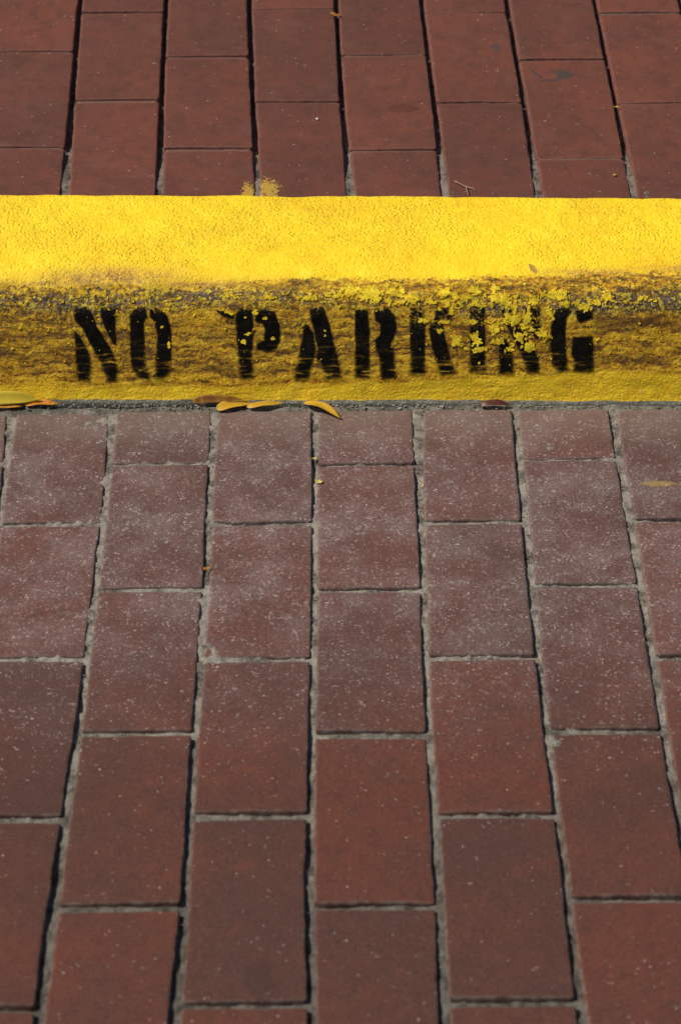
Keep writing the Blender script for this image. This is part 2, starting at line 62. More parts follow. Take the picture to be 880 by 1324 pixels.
# =====================================================================
# helpers
# =====================================================================
def _hash(ix, iy, seed):
    h = (ix.astype(np.int64) * 374761393 + iy.astype(np.int64) * 668265263 + seed * 1442695041) & 0xFFFFFFFF
    h = ((h ^ (h >> 13)) * 1274126177) & 0xFFFFFFFF
    h = (h ^ (h >> 16)) & 0xFFFFFFFF
    return h / 4294967295.0 * 2 - 1
def vnoise(x, y, seed=0):
    x = np.asarray(x, float); y = np.asarray(y, float)
    ix = np.floor(x); iy = np.floor(y); fx = x - ix; fy = y - iy
    fx = fx * fx * (3 - 2 * fx); fy = fy * fy * (3 - 2 * fy)
    a = _hash(ix, iy, seed); b = _hash(ix + 1, iy, seed); c = _hash(ix, iy + 1, seed); d = _hash(ix + 1, iy + 1, seed)
    return (a * (1 - fx) + b * fx) * (1 - fy) + (c * (1 - fx) + d * fx) * fy
def fbm(x, y, seed=0, octv=4, gain=.5):
    t = 0; a = 1.0; n = 0
    for o in range(octv):
        t = t + a * vnoise(x * 2 ** o + 17.3 * o, y * 2 ** o - 9.1 * o, seed + o * 13); n += a; a *= gain
    return t / n
def sstep(a, b, x):
    t = np.clip((x - a) / (b - a), 0, 1)
    return t * t * (3 - 2 * t)

def link(name, me, mat=None, parent=None):
    o = bpy.data.objects.new(name, me)
    COL.objects.link(o)
    if parent is not None: o.parent = parent
    if mat is not None: me.materials.append(mat)
    return o
def tag(o, label=None, cat=None, group=None, kind=None):
    if label: o['label'] = label
    if cat: o['category'] = cat
    if group: o['group'] = group
    if kind: o['kind'] = kind
    return o
def mesh_np(name, verts, faces, smooth=True):
    me = bpy.data.meshes.new(name)
    me.from_pydata(np.asarray(verts).tolist(), [], np.asarray(faces).tolist() if not isinstance(faces, list) else faces)
    me.update()
    if smooth: me.polygons.foreach_set('use_smooth', [True] * len(me.polygons))
    return me
def grid_faces(nu, nv, off=0):
    i, j = np.meshgrid(np.arange(nu - 1), np.arange(nv - 1), indexing='ij')
    a = (i * nv + j).ravel() + off
    return np.stack([a, a + nv, a + nv + 1, a + 1], 1)
def attr(me, name, vals):
    at = me.attributes.new(name, 'FLOAT', 'POINT')
    at.data.foreach_set('value', np.asarray(vals, dtype=np.float32).ravel())

class NT:
    """small wrapper for building node materials"""
    def __init__(s, name):
        s.m = bpy.data.materials.new(name); s.m.use_nodes = True
        s.t = s.m.node_tree; s.b = s.t.nodes['Principled BSDF']; s.out = s.t.nodes['Material Output']
    def n(s, typ, **kw):
        nd = s.t.nodes.new(typ)
        for k, v in kw.items(): setattr(nd, k, v)
        return nd
    def put(s, sock, v):
        if isinstance(v, bpy.types.NodeSocket): s.t.links.new(v, sock)
        elif isinstance(v, (tuple, list)) and len(v) == 3 and sock.type == 'RGBA': sock.default_value = (*v, 1)
        else: sock.default_value = v
    def math(s, op, a, b=0.0, c=0.0, clamp=False):
        nd = s.n('ShaderNodeMath', operation=op, use_clamp=clamp)
        s.put(nd.inputs[0], a); s.put(nd.inputs[1], b); s.put(nd.inputs[2], c)
        return nd.outputs[0]
    def add(s, a, b): return s.math('ADD', a, b)
    def mul(s, a, b): return s.math('MULTIPLY', a, b)
    def sub(s, a, b): return s.math('SUBTRACT', a, b)
    def mx(s, a, b): return s.math('MAXIMUM', a, b)
    def ss(s, v, a, b, lo=0.0, hi=1.0):
        nd = s.n('ShaderNodeMapRange', interpolation_type='SMOOTHSTEP')
        if a > b: a, b, lo, hi = b, a, hi, lo
        s.put(nd.inputs[0], v); s.put(nd.inputs[1], a); s.put(nd.inputs[2], b); s.put(nd.inputs[3], lo); s.put(nd.inputs[4], hi)
        return nd.outputs[0]
    def noise(s, vec, scale, detail=3, rough=.55, dist=0.0):
        nd = s.n('ShaderNodeTexNoise'); s.put(nd.inputs['Vector'], vec)
        nd.inputs['Scale'].default_value = scale; nd.inputs['Detail'].default_value = detail
        nd.inputs['Roughness'].default_value = rough; nd.inputs['Distortion'].default_value = dist
        return nd.outputs['Fac']
    def vor(s, vec, scale, out='Distance', feat='F1'):
        nd = s.n('ShaderNodeTexVoronoi', feature=feat); s.put(nd.inputs['Vector'], vec)
        nd.inputs['Scale'].default_value = scale
        return nd.outputs[out]
    def mapv(s, vec, scale=(1, 1, 1), loc=(0, 0, 0), rot=(0, 0, 0)):
        nd = s.n('ShaderNodeMapping'); s.put(nd.inputs['Vector'], vec)
        nd.inputs['Scale'].default_value = scale; nd.inputs['Location'].default_value = loc; nd.inputs['Rotation'].default_value = rot
        return nd.outputs[0]
    def mix(s, f, a, b, mode='MIX'):
        nd = s.n('ShaderNodeMix', data_type='RGBA', blend_type=mode)
        s.put(nd.inputs['Factor'], f); s.put(nd.inputs['A'], a); s.put(nd.inputs['B'], b)
        return nd.outputs['Result']
    def sep(s, vec):
        nd = s.n('ShaderNodeSeparateXYZ'); s.put(nd.inputs[0], vec); return nd.outputs
    def attr(s, name):
        return s.n('ShaderNodeAttribute', attribute_name=name).outputs['Fac']
    def pos(s): return s.n('ShaderNodeNewGeometry').outputs['Position']
    def obj(s): return s.n('ShaderNodeTexCoord').outputs['Object']
    def uv(s): return s.n('ShaderNodeTexCoord').outputs['UV']
    def rand(s): return s.n('ShaderNodeObjectInfo').outputs['Random']
    def bump(s, h, dist, strength=1.0, normal=None):
        nd = s.n('ShaderNodeBump'); s.put(nd.inputs['Height'], h)
        nd.inputs['Distance'].default_value = dist; nd.inputs['Strength'].default_value = strength
        if normal is not None: s.put(nd.inputs['Normal'], normal)
        return nd.outputs[0]
    def done(s, col, rough=.8, normal=None, spec=.3):
        s.put(s.b.inputs['Base Color'], col); s.put(s.b.inputs['Roughness'], rough)
        s.b.inputs['Specular IOR Level'].default_value = spec
        if normal is not None: s.put(s.b.inputs['Normal'], normal)
        return s.m
    def blob(s, vec, cx, cy, rx, ry, ang=0.0, wob=.5, nscale=120):
        """soft stain: 1 inside an uneven ellipse on the surface, 0 outside"""
        x = s.sep(vec)
        dx = s.sub(x[0], cx); dy = s.sub(x[1], cy)
        c, si = math.cos(ang), math.sin(ang)
        u = s.mul(s.add(s.mul(dx, c), s.mul(dy, si)), 1 / rx)
        v = s.mul(s.sub(s.mul(dy, c), s.mul(dx, si)), 1 / ry)
        d = s.math('SQRT', s.add(s.mul(u, u), s.mul(v, v)))
        d = s.add(d, s.mul(s.sub(s.noise(vec, nscale, 4, .65), .5), wob * 3))
        return s.ss(d, 1.15, .75)

# =====================================================================
# materials
# =====================================================================
def brick_material(name, road):
    N = NT(name); P = N.pos(); X = N.sep(P); R = N.rand()
    e = N.attr('edge'); br = N.attr('tone')
    big = N.noise(P, 9, 4, .6); mid = N.noise(P, 55, 4, .6); fine = N.noise(P, 420, 3, .7)
    streak = N.noise(N.mapv(P, (140, 900, 300)), 1.0, 2, .6)
    if road:
        dark, red = (.078, .036, .028), (.124, .038, .025)
    else:
        dark, red = (.110, .040, .028), (.160, .050, .032)
    f = N.add(N.mul(N.sub(big, .5), 2.2), N.add(N.mul(br, .75), .08))
    c = N.mix(N.ss(f, -.1, 1.05), dark, red)
    c = N.mix(N.ss(mid, .42, .70, 0, .45), c, (.062, .032, .027))
    c = N.mix(N.ss(N.noise(N.mapv(P, (1, 1, 1), (3, 7, 1)), 30, 3, .6), .56, .78, 0, .38 if road else .3), c, (.17, .048, .028))
    c = N.mix(N.ss(fine, .42, .68, 0, .38 if road else .18), c, (.125, .070, .056))
    c = N.mix(N.ss(N.noise(P, 300, 4, .75), .47, .36, 0, .5 if road else .2), c, (.040, .021, .017))
    c = N.mix(N.ss(streak, .60, .76, 0, .22), c, (.30, .20, .17))
    c = N.mix(N.ss(N.noise(P, 900, 2, .6), .40, .26, 0, .5), c, (.05, .025, .022))
    if road:
        dm = N.mul(N.ss(X[1], 1.42, 1.80), N.ss(X[1], 2.07, 1.96, .75, 1))    # dust kicked up near the kerb
        dn = N.noise(N.mapv(P, (1, 1, 1), (5, 2, 0)), 16, 5, .65)
        dust = N.mul(dm, N.ss(N.add(dn, N.mul(N.sub(fine, .5), .8)), .34, .70, .14, .60))
        c = N.mix(dust, c, (.20, .150, .142))
        c = N.mix(N.mul(N.ss(X[1], 1.95, 2.05), .45), c, (.20, .155, .128))
        dens = N.add(.008, N.mul(dm, N.ss(dn, .3, .7, .08, .34)))
        dsp = N.add(.012, N.mul(dm, N.ss(dn, .3, .7, .12, .36)))
    else:
        dust = N.ss(N.noise(P, 22, 4, .6), .5, .8, 0, .12)
        c = N.mix(dust, c, (.20, .13, .11))
        dens = .006; dsp = .010
    # little pale grit and scratches: random voronoi cells
    for sc_, dd, col, wd in ((300, dens, (.42, .35, .33), .30), (520, dens, (.50, .44, .42), .42), (170, dsp, (.36, .30, .29), .16)):
        wp = N.n('ShaderNodeVectorMath', operation='ADD')
        nz = N.n('ShaderNodeTexNoise'); N.put(nz.inputs['Vector'], P); nz.inputs['Scale'].default_value = sc_ * 1.3
        mlt = N.n('ShaderNodeVectorMath', operation='SCALE'); N.put(mlt.inputs[0], nz.outputs['Color']); mlt.inputs['Scale'].default_value = 2.4 / sc_
        N.put(wp.inputs[0], P); N.put(wp.inputs[1], mlt.outputs[0])
        vo = N.n('ShaderNodeTexVoronoi'); N.put(vo.inputs['Vector'], N.mapv(wp.outputs[0], (.8, 1.25, 1), (0, 0, 0), (0, 0, .25))); vo.inputs['Scale'].default_value = sc_
        rr = N.sep(vo.outputs['Color'])[0]
        m = N.mul(N.math('LESS_THAN', rr, dd), N.ss(vo.outputs['Distance'], wd + .14, wd - .05))
        c = N.mix(N.mul(N.mul(m, N.ss(N.noise(P, 75, 3, .7), .38, .62, .15, 1)), N.ss(N.sep(vo.outputs['Color'])[1], 0, 1, .25, .85)), c, col)
    # edge: mortar haze on road bricks, paler pinkish rim on sidewalk bricks
    en = N.noise(P, 90, 4, .65)
    if road:
        c = N.mix(N.mul(N.ss(e, .45, .98), N.ss(en, .35, .68, .05, .75)), c, (.185, .150, .125))
    else:
        c = N.mix(N.mul(N.ss(e, .35, .95), N.ss(en, .3, .7, .1, .60)), c, (.20, .095, .075))
    # stains with a shape of their own
    if road:
        c = N.mix(N.mul(N.blob(P, -.0737, 1.226, .018, .022, 0, .9, 50), .35), c, (.045, .026, .022))
        c = N.mix(N.mul(N.blob(P, .345, 1.905, .020, .005, 0, .5, 200), .40), c, (.42, .30, .06))
    else:
        def w(x, s_): return x, 2.2877 + s_ * .996
        x, y = w(.286, .2585); k1 = N.blob(P, x, y, .0125, .011, .2, .95, 130)
        x, y = w(.269, .246); k2 = N.blob(P, x, y, .017, .0026, .05, .25, 160)
        x, y = w(.250, .262); k3 = N.blob(P, x, y, .012, .0022, -.95, .3, 160)
        c = N.mix(N.mul(N.mx(k1, N.mx(k2, k3)), .8), c, (.045, .043, .040))
        x, y = w(.0787, .1835); c = N.mix(N.mul(N.blob(P, x, y, .019, .009, 0, .25, 60), .6), c, (.085, .025, .018))
        x, y = w(.2022, .322); c = N.mix(N.mul(N.blob(P, x, y, .006, .008, .8, .4, 120), .7), c, (.06, .055, .045))
        x, y = w(.005, .2225); c = N.mix(N.mul(N.blob(P, x - .018, y, .010, .008, 0, .4, 120), .35), c, (.07, .04, .04))
        x, y = w(-.0852, .014); k1 = N.blob(P, x, y, .0115, .020, 0, 1.3, 230)
        x, y = w(-.1090, .008); k2 = N.blob(P, x, y, .0075, .018, 0, 1.3, 230)
        c = N.mix(N.mul(N.mx(k1, k2), .62), c, (.58, .38, .05))
    h = N.add(N.mul(fine, .5), N.add(N.mul(mid, .35), N.mul(N.noise(P, 180, 3, .7), .8)))
    nrm = N.bump(h, .0011 if road else .0005, .8)
    return N.done(c, N.ss(mid, .3, .7, .78, .92) if road else N.ss(mid, .3, .7, .70, .85), nrm, .16)

def mortar_material(name, road):
    N = NT(name); P = N.pos(); X = N.sep(P)
    a = N.noise(P, 45, 5, .7); b = N.noise(P, 300, 3, .7)
    if road:
        light, drk = (.27, .245, .205), (.070, .062, .052)
    else:
        light, drk = (.22, .175, .145), (.045, .036, .028)
    c = N.mix(N.ss(a, .38, .58), drk, light)
    if not road:
        c = N.mix(N.ss(X[1], 2.36, 2.50, 0, .8), c, (.035, .028, .024))
    c = N.mix(N.ss(b, .42, .70, 0, .45), c, (.40, .365, .32) if road else (.26, .22, .19))
    if not road:
        c = N.mix(N.attr('cross'), c, N.mix(N.ss(N.noise(P, 14, 3, .6), .42, .60), (.175, .085, .066), (.125, .095, .080)))
    c = N.mix(N.ss(N.noise(P, 650, 2, .6), .44, .32, 0, .7), c, (.07, .06, .05))
    c = N.mix(N.ss(N.noise(N.mapv(P, (1, 1, 1), (2, 9, 0)), 24, 4, .7), .58, .72, 0, .6), c, (.115, .120, .085))
    if road:
        c = N.mix(N.ss(X[1], 1.65, 1.20, 0, .82), c, N.mix(N.ss(N.noise(P, 85, 3, .6), .4, .6), (.040, .035, .030), (.115, .105, .092)))
        gut = N.ss(X[1], N_GUT[0], N_GUT[1])
        c = N.mix(N.mul(gut, N.ss(N.noise(P, 130, 4, .7), .34, .60, .95, .35)), c, (.085, .088, .070))
    h = N.add(N.noise(P, 240, 4, .75), N.mul(b, .6))
    return N.done(c, .93, N.bump(h, .0016, .9), .15)
N_GUT = (2.040, 2.050)

def kerb_paint():
    N = NT('kerb_paint'); U = N.uv(); O = N.obj()
    up_ = N.attr('above'); bd = N.attr('band'); ft = N.attr('foot'); base = N.attr('bare'); smear = N.attr('smear'); lf = N.attr('soot')
    n1 = N.noise(O, 12, 4, .6); n2 = N.noise(O, 70, 4, .65); n3 = N.noise(O, 260, 4, .7); n4 = N.noise(O, 600, 3, .7)
    wv = N.n('ShaderNodeCombineXYZ'); N.put(wv.inputs[1], N.add(N.mul(N.sub(N.noise(O, 30, 3, .6), .5), .022), N.mul(N.sub(n2, .5), .008)))
    WU = N.n('ShaderNodeVectorMath', operation='ADD'); N.put(WU.inputs[0], U); N.put(WU.inputs[1], wv.outputs[0]); WU = WU.outputs[0]
    st = N.add(N.mul(N.noise(N.mapv(WU, (30, 170, 1)), 1.0, 6, .72), .8), N.mul(n3, .2))
    st2 = N.noise(N.mapv(WU, (7, 70, 1), (4, 3, 0)), 1.0, 4, .6)
    # old weathered coat on the face
    c = N.mix(N.ss(st2, .34, .66), (.66, .31, .006), (.96, .54, .012))
    c = N.mix(N.ss(n2, .44, .66, 0, .65), c, (.40, .165, .008))
    c = N.mix(N.ss(N.sub(st, N.mul(N.attr('deep'), .035)), .505, .565, 0, .95), c, (.98, .66, .035))
    c = N.mix(N.ss(N.sub(st, N.mul(N.attr('deep'), .06)), .475, .41, 0, .92), c, (.11, .046, .007))
    c = N.mix(N.ss(n3, .53, .61, 0, .40), c, (.92, .58, .04))
    c = N.mix(N.ss(n3, .46, .38, 0, .35), c, (.15, .070, .010))
    c = N.mix(N.mul(N.attr('deep'), N.ss(n1, .3, .65, .12, .62)), c, (.20, .080, .005))
    sm1 = N.noise(N.mapv(WU, (11, 75, 1), (8, 2, 0)), 1.0, 4, .6)
    c = N.mix(N.mul(N.ss(sm1, .50, .63, 0, .75), N.ss(N.attr('deep'), 0, .5, .45, 1)), c, (.10, .040, .005))
    c = N.mix(N.ss(sm1, .43, .33, 0, .55), c, (.93, .58, .018))
    # grime speckle, densest under the shoulder and at the left
    c = N.mix(N.mul(lf, N.ss(N.noise(N.mapv(O, (1, 1, 1), (1, 5, 2)), 190, 4, .72), .48, .54, 0, .75)), c, (.075, .056, .020))
    # clean coat along the foot
    fn = N.add(ft, N.mul(N.sub(st2, .5), .016))
    foot = N.mix(N.ss(n2, .38, .66), (.95, .63, .016), (.86, .52, .013))
    foot = N.mix(N.ss(st, .42, .32, 0, .5), foot, (.36, .19, .014))
    foot = N.mix(N.ss(n3, .55, .64, 0, .6), foot, (.97, .74, .08))
    c = N.mix(N.ss(fn, .0015, -.0035), c, foot)
    # abraded strip down to the concrete
    ws = N.noise(N.mapv(U, (45, 210, 1), (2, 1, 0)), 1.0, 5, .7)
    wmask = N.mul(N.ss(N.math('ABSOLUTE', N.add(bd, N.mul(N.sub(n2, .5), .010))), .016, .002), N.ss(N.add(N.add(ws, N.mul(N.sub(n3, .5), .8)), N.mul(N.sub(n1, .5), .9)), .45, .53))
    conc = N.mix(N.ss(n3, .4, .6), (.075, .056, .040), (.21, .155, .115))
    conc = N.mix(N.ss(N.noise(N.mapv(O, (1, 1, 1), (6, 6, 2)), 110, 3, .6), .55, .65, 0, .7), conc, (.40, .25, .045))
    c = N.mix(wmask, c, conc)
    c = N.mix(N.mul(N.ss(N.math('ABSOLUTE', bd), .020, .004), N.ss(N.noise(N.mapv(O, (1, 1, 1), (8, 1, 4)), 230, 3, .6), .54, .61, 0, .9)), c, (.90, .72, .05))
    # fresh thick coat on the top, highlights painted in as paler patches
    top = N.mix(N.ss(n1, .35, .65), (.96, .68, .012), (.93, .60, .009))
    top = N.mix(N.ss(n2, .5, .75, 0, .6), top, (.98, .78, .030))
    top = N.mix(N.ss(n3, .45, .36, 0, .5), top, (.70, .43, .010))
    top = N.mix(N.ss(n3, .56, .66, 0, .45), top, (.98, .82, .10))
    top = N.mix(N.ss(N.noise(N.mapv(U, (7, 26, 1), (3, 1, 0)), 1.0, 4, .6), .56, .72, 0, .45), top, (.88, .52, .010))
    brush = N.noise(N.mapv(WU, (5, 110, 1), (1, 6, 0)), 1.0, 4, .6)
    top = N.mix(N.mul(N.ss(brush, .52, .66, 0, .5), N.ss(n1, .4, .6)), top, (.80, .44, .010))
    top = N.mix(N.ss(n4, .64, .76, 0, .35), top, (.97, .76, .16))
    sm = N.noise(N.mapv(O, (26, 60, 60)), 1.0, 5, .7)
    top = N.mix(N.mul(smear, N.ss(sm, .34, .58, .35, .92)), top, (.62, .34, .035))
    top = N.mix(N.mul(smear, N.ss(N.add(n3, N.mul(n4, .4)), .66, .76, 0, .85)), top, (.27, .14, .05))
    an = N.add(up_, N.add(N.mul(N.sub(n2, .5), .020), N.mul(N.sub(n3, .5), .016)))
    tm = N.ss(an, -.0015, .0020)
    c = N.mix(tm, c, top)
    # brown scuff running into the fresh coat
    sc1 = N.blob(U, .2165, .2215, .0036, .0085, .45, .5, 260)
    c = N.mix(N.mul(sc1, .75), c, (.24, .13, .06))
    # bare concrete below the paint line
    bn = N.add(base, N.mul(N.sub(n2, .5), .004))
    bare = N.mix(N.ss(n3, .38, .62), (.16, .158, .115), (.32, .30, .24))
    c = N.mix(N.ss(bn, .0006, -.0006), c, bare)
    pocks = N.vor(O, 210); hp = N.add(N.mul(n3, .9), N.add(N.mul(n2, 1.1), N.mul(N.ss(pocks, .0, .5), .7)))
    hp = N.mix(tm, N.add(N.mul(st, 1.8), N.mul(hp, .32)), hp)
    calm = N.mul(N.ss(N.noise(O, 8, 3, .6), .35, .62, .45, 1), N.ss(up_, .0, .035, .5, 1))
    hp = N.mul(hp, N.mix(tm, (1, 1, 1), calm))
    nb = N.bump(hp, .0022, .8)
    nb = N.bump(N.noise(O, 520, 3, .7), .0006, .6, nb)
    nb = N.bump(tm, .0006, .6, nb)
    ro = N.ss(tm, 0, 1, .62, .50)
    return N.done(c, ro, nb, .30)

def ink_material():
    N = NT('stencil_paint'); O = N.obj(); ink = N.attr('ink'); wr = N.attr('wear')
    U = N.uv()
    n = N.noise(O, 330, 4, .7); m = N.noise(O, 120, 3, .65)
    st = N.noise(N.mapv(U, (28, 330, 1)), 1.0, 5, .68)
    a = N.add(ink, N.mul(N.sub(n, .5), .35))
    a = N.ss(a, .12, .92)
    a = N.mul(a, N.ss(N.add(N.add(n, N.mul(m, .45)), N.mul(wr, -.30)), .40, .50))
    a = N.mul(a, N.ss(st, .62, .50, N.ss(N.sep(U)[1], .100, .145, .05, .85), 1))
    c = N.mix(N.ss(m, .4, .7), (.003, .0026, .0025), (.010, .007, .004))
    c = N.mix(N.ss(ink, .55, .25, 0, .7), c, (.06, .028, .005))
    c = N.mix(N.mul(wr, N.ss(N.noise(N.mapv(O, (1, 1, 1), (3, 3, 3)), 400, 3, .7), .50, .62, 0, .6)), c, (.075, .078, .062))
    h = N.add(N.noise(O, 260, 4, .7), N.mul(N.noise(O, 70, 4, .65), .9))
    N.done(c, .75, N.bump(h, .0012, .7), .08)
    N.put(N.b.inputs['Alpha'], a)
    return N.m

def chip_material():
    N = NT('flaking_paint'); O = N.obj()
    n = N.noise(O, 160, 4, .6)
    c = N.mix(N.ss(n, .35, .65), (.97, .68, .018), (.98, .78, .04))
    c = N.mix(N.ss(N.noise(O, 75, 3, .7), .46, .62, 0, .8), c, (.90, .60, .02))
    c = N.mix(N.ss(N.noise(O, 420, 3, .7), .50, .38, 0, .75), c, (.48, .29, .02))
    return N.done(c, .5, N.bump(N.noise(O, 350, 3, .7), .0008, .7), .3)

def plain(name, a, b, scale, rough=.7, dark=None, spec=.3, trans=0.0):
    N = NT(name); O = N.obj()
    c = N.mix(N.ss(N.noise(O, scale, 4, .6), .35, .65), a, b)
    if dark is not None:
        c = N.mix(N.ss(N.noise(O, scale * 3.1, 3, .6), .60, .70, 0, .8), c, dark)
    return N.done(c, rough, N.bump(N.noise(O, scale * 2, 3, .6), .0004, .6), spec)

M_ROAD = brick_material('road_brick', True)
M_WALK = brick_material('sidewalk_brick', False)
M_MORT = mortar_material('road_mortar', True)
M_MORTW = mortar_material('sidewalk_mortar', False)
M_KERB = kerb_paint()
M_INK = ink_material()
M_CHIP = chip_material()
M_EARTH = plain('earth', (.16, .13, .10), (.24, .20, .16), 3, .95, (.10, .09, .07), .1)

# =====================================================================
# the setting
# =====================================================================
gv = [(-150, -150, -.09), (150, -150, -.09), (150, 150, -.09), (-150, 150, -.09)]
tag(link('ground', mesh_np('ground', gv, [(0, 1, 2, 3)], False), M_EARTH), kind='structure')

def arris(L, fine):
    e = [0, .0007, .0016, .003, .005, .009]
    n = max(3, int(round((L - .018) / (.0045 if fine else .03))))
    mid = list(np.linspace(.009, L - .009, n + 1))[1:-1]
    return np.array([-1] + e + mid + [L - q for q in reversed(e)] + [L + 1])
def brick_arrays(left, right, seed, fine=True, slope_r=.0026, flat=0.0):
    """grid surface of one brick: worn arrises, wobbly edges, slight tilt, sides going down"""
    left = np.array(left); right = np.array(right)
    L = np.hypot(*(left[-1] - left[0])); Wd = np.hypot(*(right[2] - left[2]))
    us, vs = arris(Wd, fine), arris(L, fine)
    uc = np.clip(us, 0, Wd); vc = np.clip(vs, 0, L)
    tu, tv = uc / Wd, vc / L
    k = np.linspace(0, 1, len(left))
    lx = np.interp(tv, k, left[:, 0]); ly = np.interp(tv, k, left[:, 1])
    rx = np.interp(tv, k, right[:, 0]); ry = np.interp(tv, k, right[:, 1])
    X = lx[None] * (1 - tu[:, None]) + rx[None] * tu[:, None]
    Y = ly[None] * (1 - tu[:, None]) + ry[None] * tu[:, None]
    eu = np.minimum(uc, Wd - uc)[:, None] + 0 * Y; ev = np.minimum(vc, L - vc)[None] + 0 * Y
    r = random.Random(seed)
    # rounded corners in plan
    cr = .0035
    cu = np.clip(cr - eu, 0, None); cv = np.clip(cr - ev, 0, None)
    q = np.hypot(cu, cv); over = np.clip(q - cr, 0, None)
    sgu = np.sign(Wd / 2 - uc)[:, None]; sgv = np.sign(vc - L / 2)[None]
    X = X + sgu * over * .8; Y = Y + sgv * over * .8
    # edge wobble
    wu = np.exp(-eu / .006); wv = np.exp(-ev / .006)
    X = X + wu * (fbm(Y * 45, X * 20, seed, 3) * .0009 + vnoise(Y * 300, X * 60, seed + 5) * .00035)
    Y = Y + wv * (fbm(X * 45, Y * 20, seed + 9, 3) * .0008 + vnoise(X * 300, Y * 60, seed + 6) * .0003)
    R = slope_r * (1 - flat * (ev < eu)) * (1 + .45 * fbm(X * 60, Y * 60, seed + 3, 2))
    d = np.minimum(eu, ev); R = np.maximum(R, .0008)
    chip = np.clip(fbm(X * 95, Y * 95, seed + 31, 3) - .45, 0, 1) * .004 * np.exp(-d / .0035)
    drop = np.where(d < R, R - np.sqrt(np.clip(R * R - (R - d) ** 2, 0, None)), 0) * .9 + chip
    crown = -.0006 * ((2 * tu[:, None] - 1) ** 2 + (2 * tv[None] - 1) ** 2)
    Z = r.uniform(-.0008, .0008) + r.uniform(-.0009, .0009) * (2 * tu[:, None] - 1) + r.uniform(-.0008, .0008) * (2 * tv[None] - 1)
    Z = Z + crown - drop + .0004 * fbm(X * 25, Y * 25, seed + 2, 3)
    sk = ((us < 0) | (us > Wd))[:, None] | ((vs < 0) | (vs > L))[None]
    Z = np.where(sk, -.045, Z)
    edge = np.exp(-np.clip(d, 0, None) / .0045)
    V = np.stack([X, Y, Z], -1).reshape(-1, 3)
    return V, grid_faces(len(us), len(vs)), edge.reshape(-1), r.random()
def make_brick(left, right, seed, mat, parent, tone=None, flat=0.0):
    V, Fc, ed, t = brick_arrays(left, right, seed, True, .0026, flat)
    c = np.array([V[:, 0].mean(), V[:, 1].mean(), 0]); V = V - c
    me = mesh_np('brick', V, Fc)
    attr(me, 'edge', ed); attr(me, 'tone', np.full(len(V), t if tone is None else tone))
    o = link('brick', me, mat, parent); o.location = c
    return o
def surround(name, cells, mat, parent, seed0):
    Vs, Fs, Es, Ts = [], [], [], []; off = 0
    for k, (l, r_) in enumerate(cells):
        V, Fc, ed, t = brick_arrays(l, r_, seed0 + k * 3, False)
        Vs.append(V); Fs.append(Fc + off); Es.append(ed); Ts.append(np.full(len(V), t)); off += len(V)
    me = mesh_np(name, np.concatenate(Vs), np.concatenate(Fs))
    attr(me, 'edge', np.concatenate(Es)); attr(me, 'tone', np.concatenate(Ts))
    return tag(link(name, me, mat, parent), kind='stuff')
def rect(x0, x1, y0, y1):
    ys_ = np.linspace(y1, y0, 5)
    return [[x0, y] for y in ys_], [[x1, y] for y in ys_]
def nonuni(a, b, c, d, fine_, coarse):
    return np.concatenate([np.arange(a, b, coarse), np.arange(b, c, fine_), np.arange(c, d + 1e-6, coarse)])

# ---- road of bricks
road = bpy.data.objects.new('brick_road', None); COL.objects.link(road); tag(road, kind='structure')
for k, (l, r_) in enumerate(DATA['road']):
    l = [[q[0] - .0008, q[1]] for q in l]; r_ = [[q[0] + .0003, q[1]] for q in r_]
    make_brick(l, r_, 100 + k * 7, M_ROAD, road, ROAD_TONE.get(k) if 'ROAD_TONE' in globals() else None)
xs = nonuni(-2.6, -.50, .50, 2.6, .0025, .05); yy = nonuni(-.7, 1.08, 2.056, 2.0561, .0025, .05)
XX, YY = np.meshgrid(xs, yy, indexing='ij')
kerbline = 2.0592 - .0165 * XX
rec = .0042 + .0026 * sstep(1.9, 1.15, YY)
ZZ = -rec + .0026 * fbm(XX * 60, YY * 60, 4, 4) + .0016 * fbm(XX * 14, YY * 14, 8, 2) + .0022 * sstep(-.1, .7, vnoise(XX * 200, YY * 160, 5)) * sstep(-.4, .4, fbm(XX * 30, YY * 30, 9, 2))
ZZ = np.minimum(ZZ, -.0010 + .0002 * fbm(XX * 200, YY * 200, 3, 2))
gut = sstep(-.014, -.006, YY - kerbline)
ZZ = ZZ * (1 - gut) + gut * (-.0016 + .0024 * fbm(XX * 70, YY * 90, 77, 4))
me = mesh_np('mortar', np.stack([XX, YY, ZZ], -1).reshape(-1, 3), grid_faces(len(xs), len(yy)))
link('mortar', me, M_MORT, road)
cells = []
colX = lambda i: -.372 + i * .1131
last = {}; ends = {}
for cidx, (l, r_) in zip(DATA['roadcol'], DATA['road']):
    if l[-1][1] < last.get(cidx, 9): last[cidx] = l[-1][1]; ends[cidx] = (l[-1][0], r_[-1][0])
for i in range(-21, 27):
    if i in ends: x0, x1 = ends[i]
    elif i < -1: x1 = ends[-1][0] - .0085 + (i + 2) * .1131; x0 = x1 - .1046
    else: x0 = ends[6][1] + .0085 + (i - 7) * .1131; x1 = x0 + .1046
    if i in last: y = last[i] - .008
    else: y = 2.0485 if i % 2 == 0 else 2.0485
    first = True
    while y > -.6:
        ln = .2035
        if first and i not in last and i % 2: ln = .094
        cells.append(rect(x0, x1, y - ln, y)); y -= ln + .0085; first = False
surround('outer_brick', cells, M_ROAD, road, 5000)

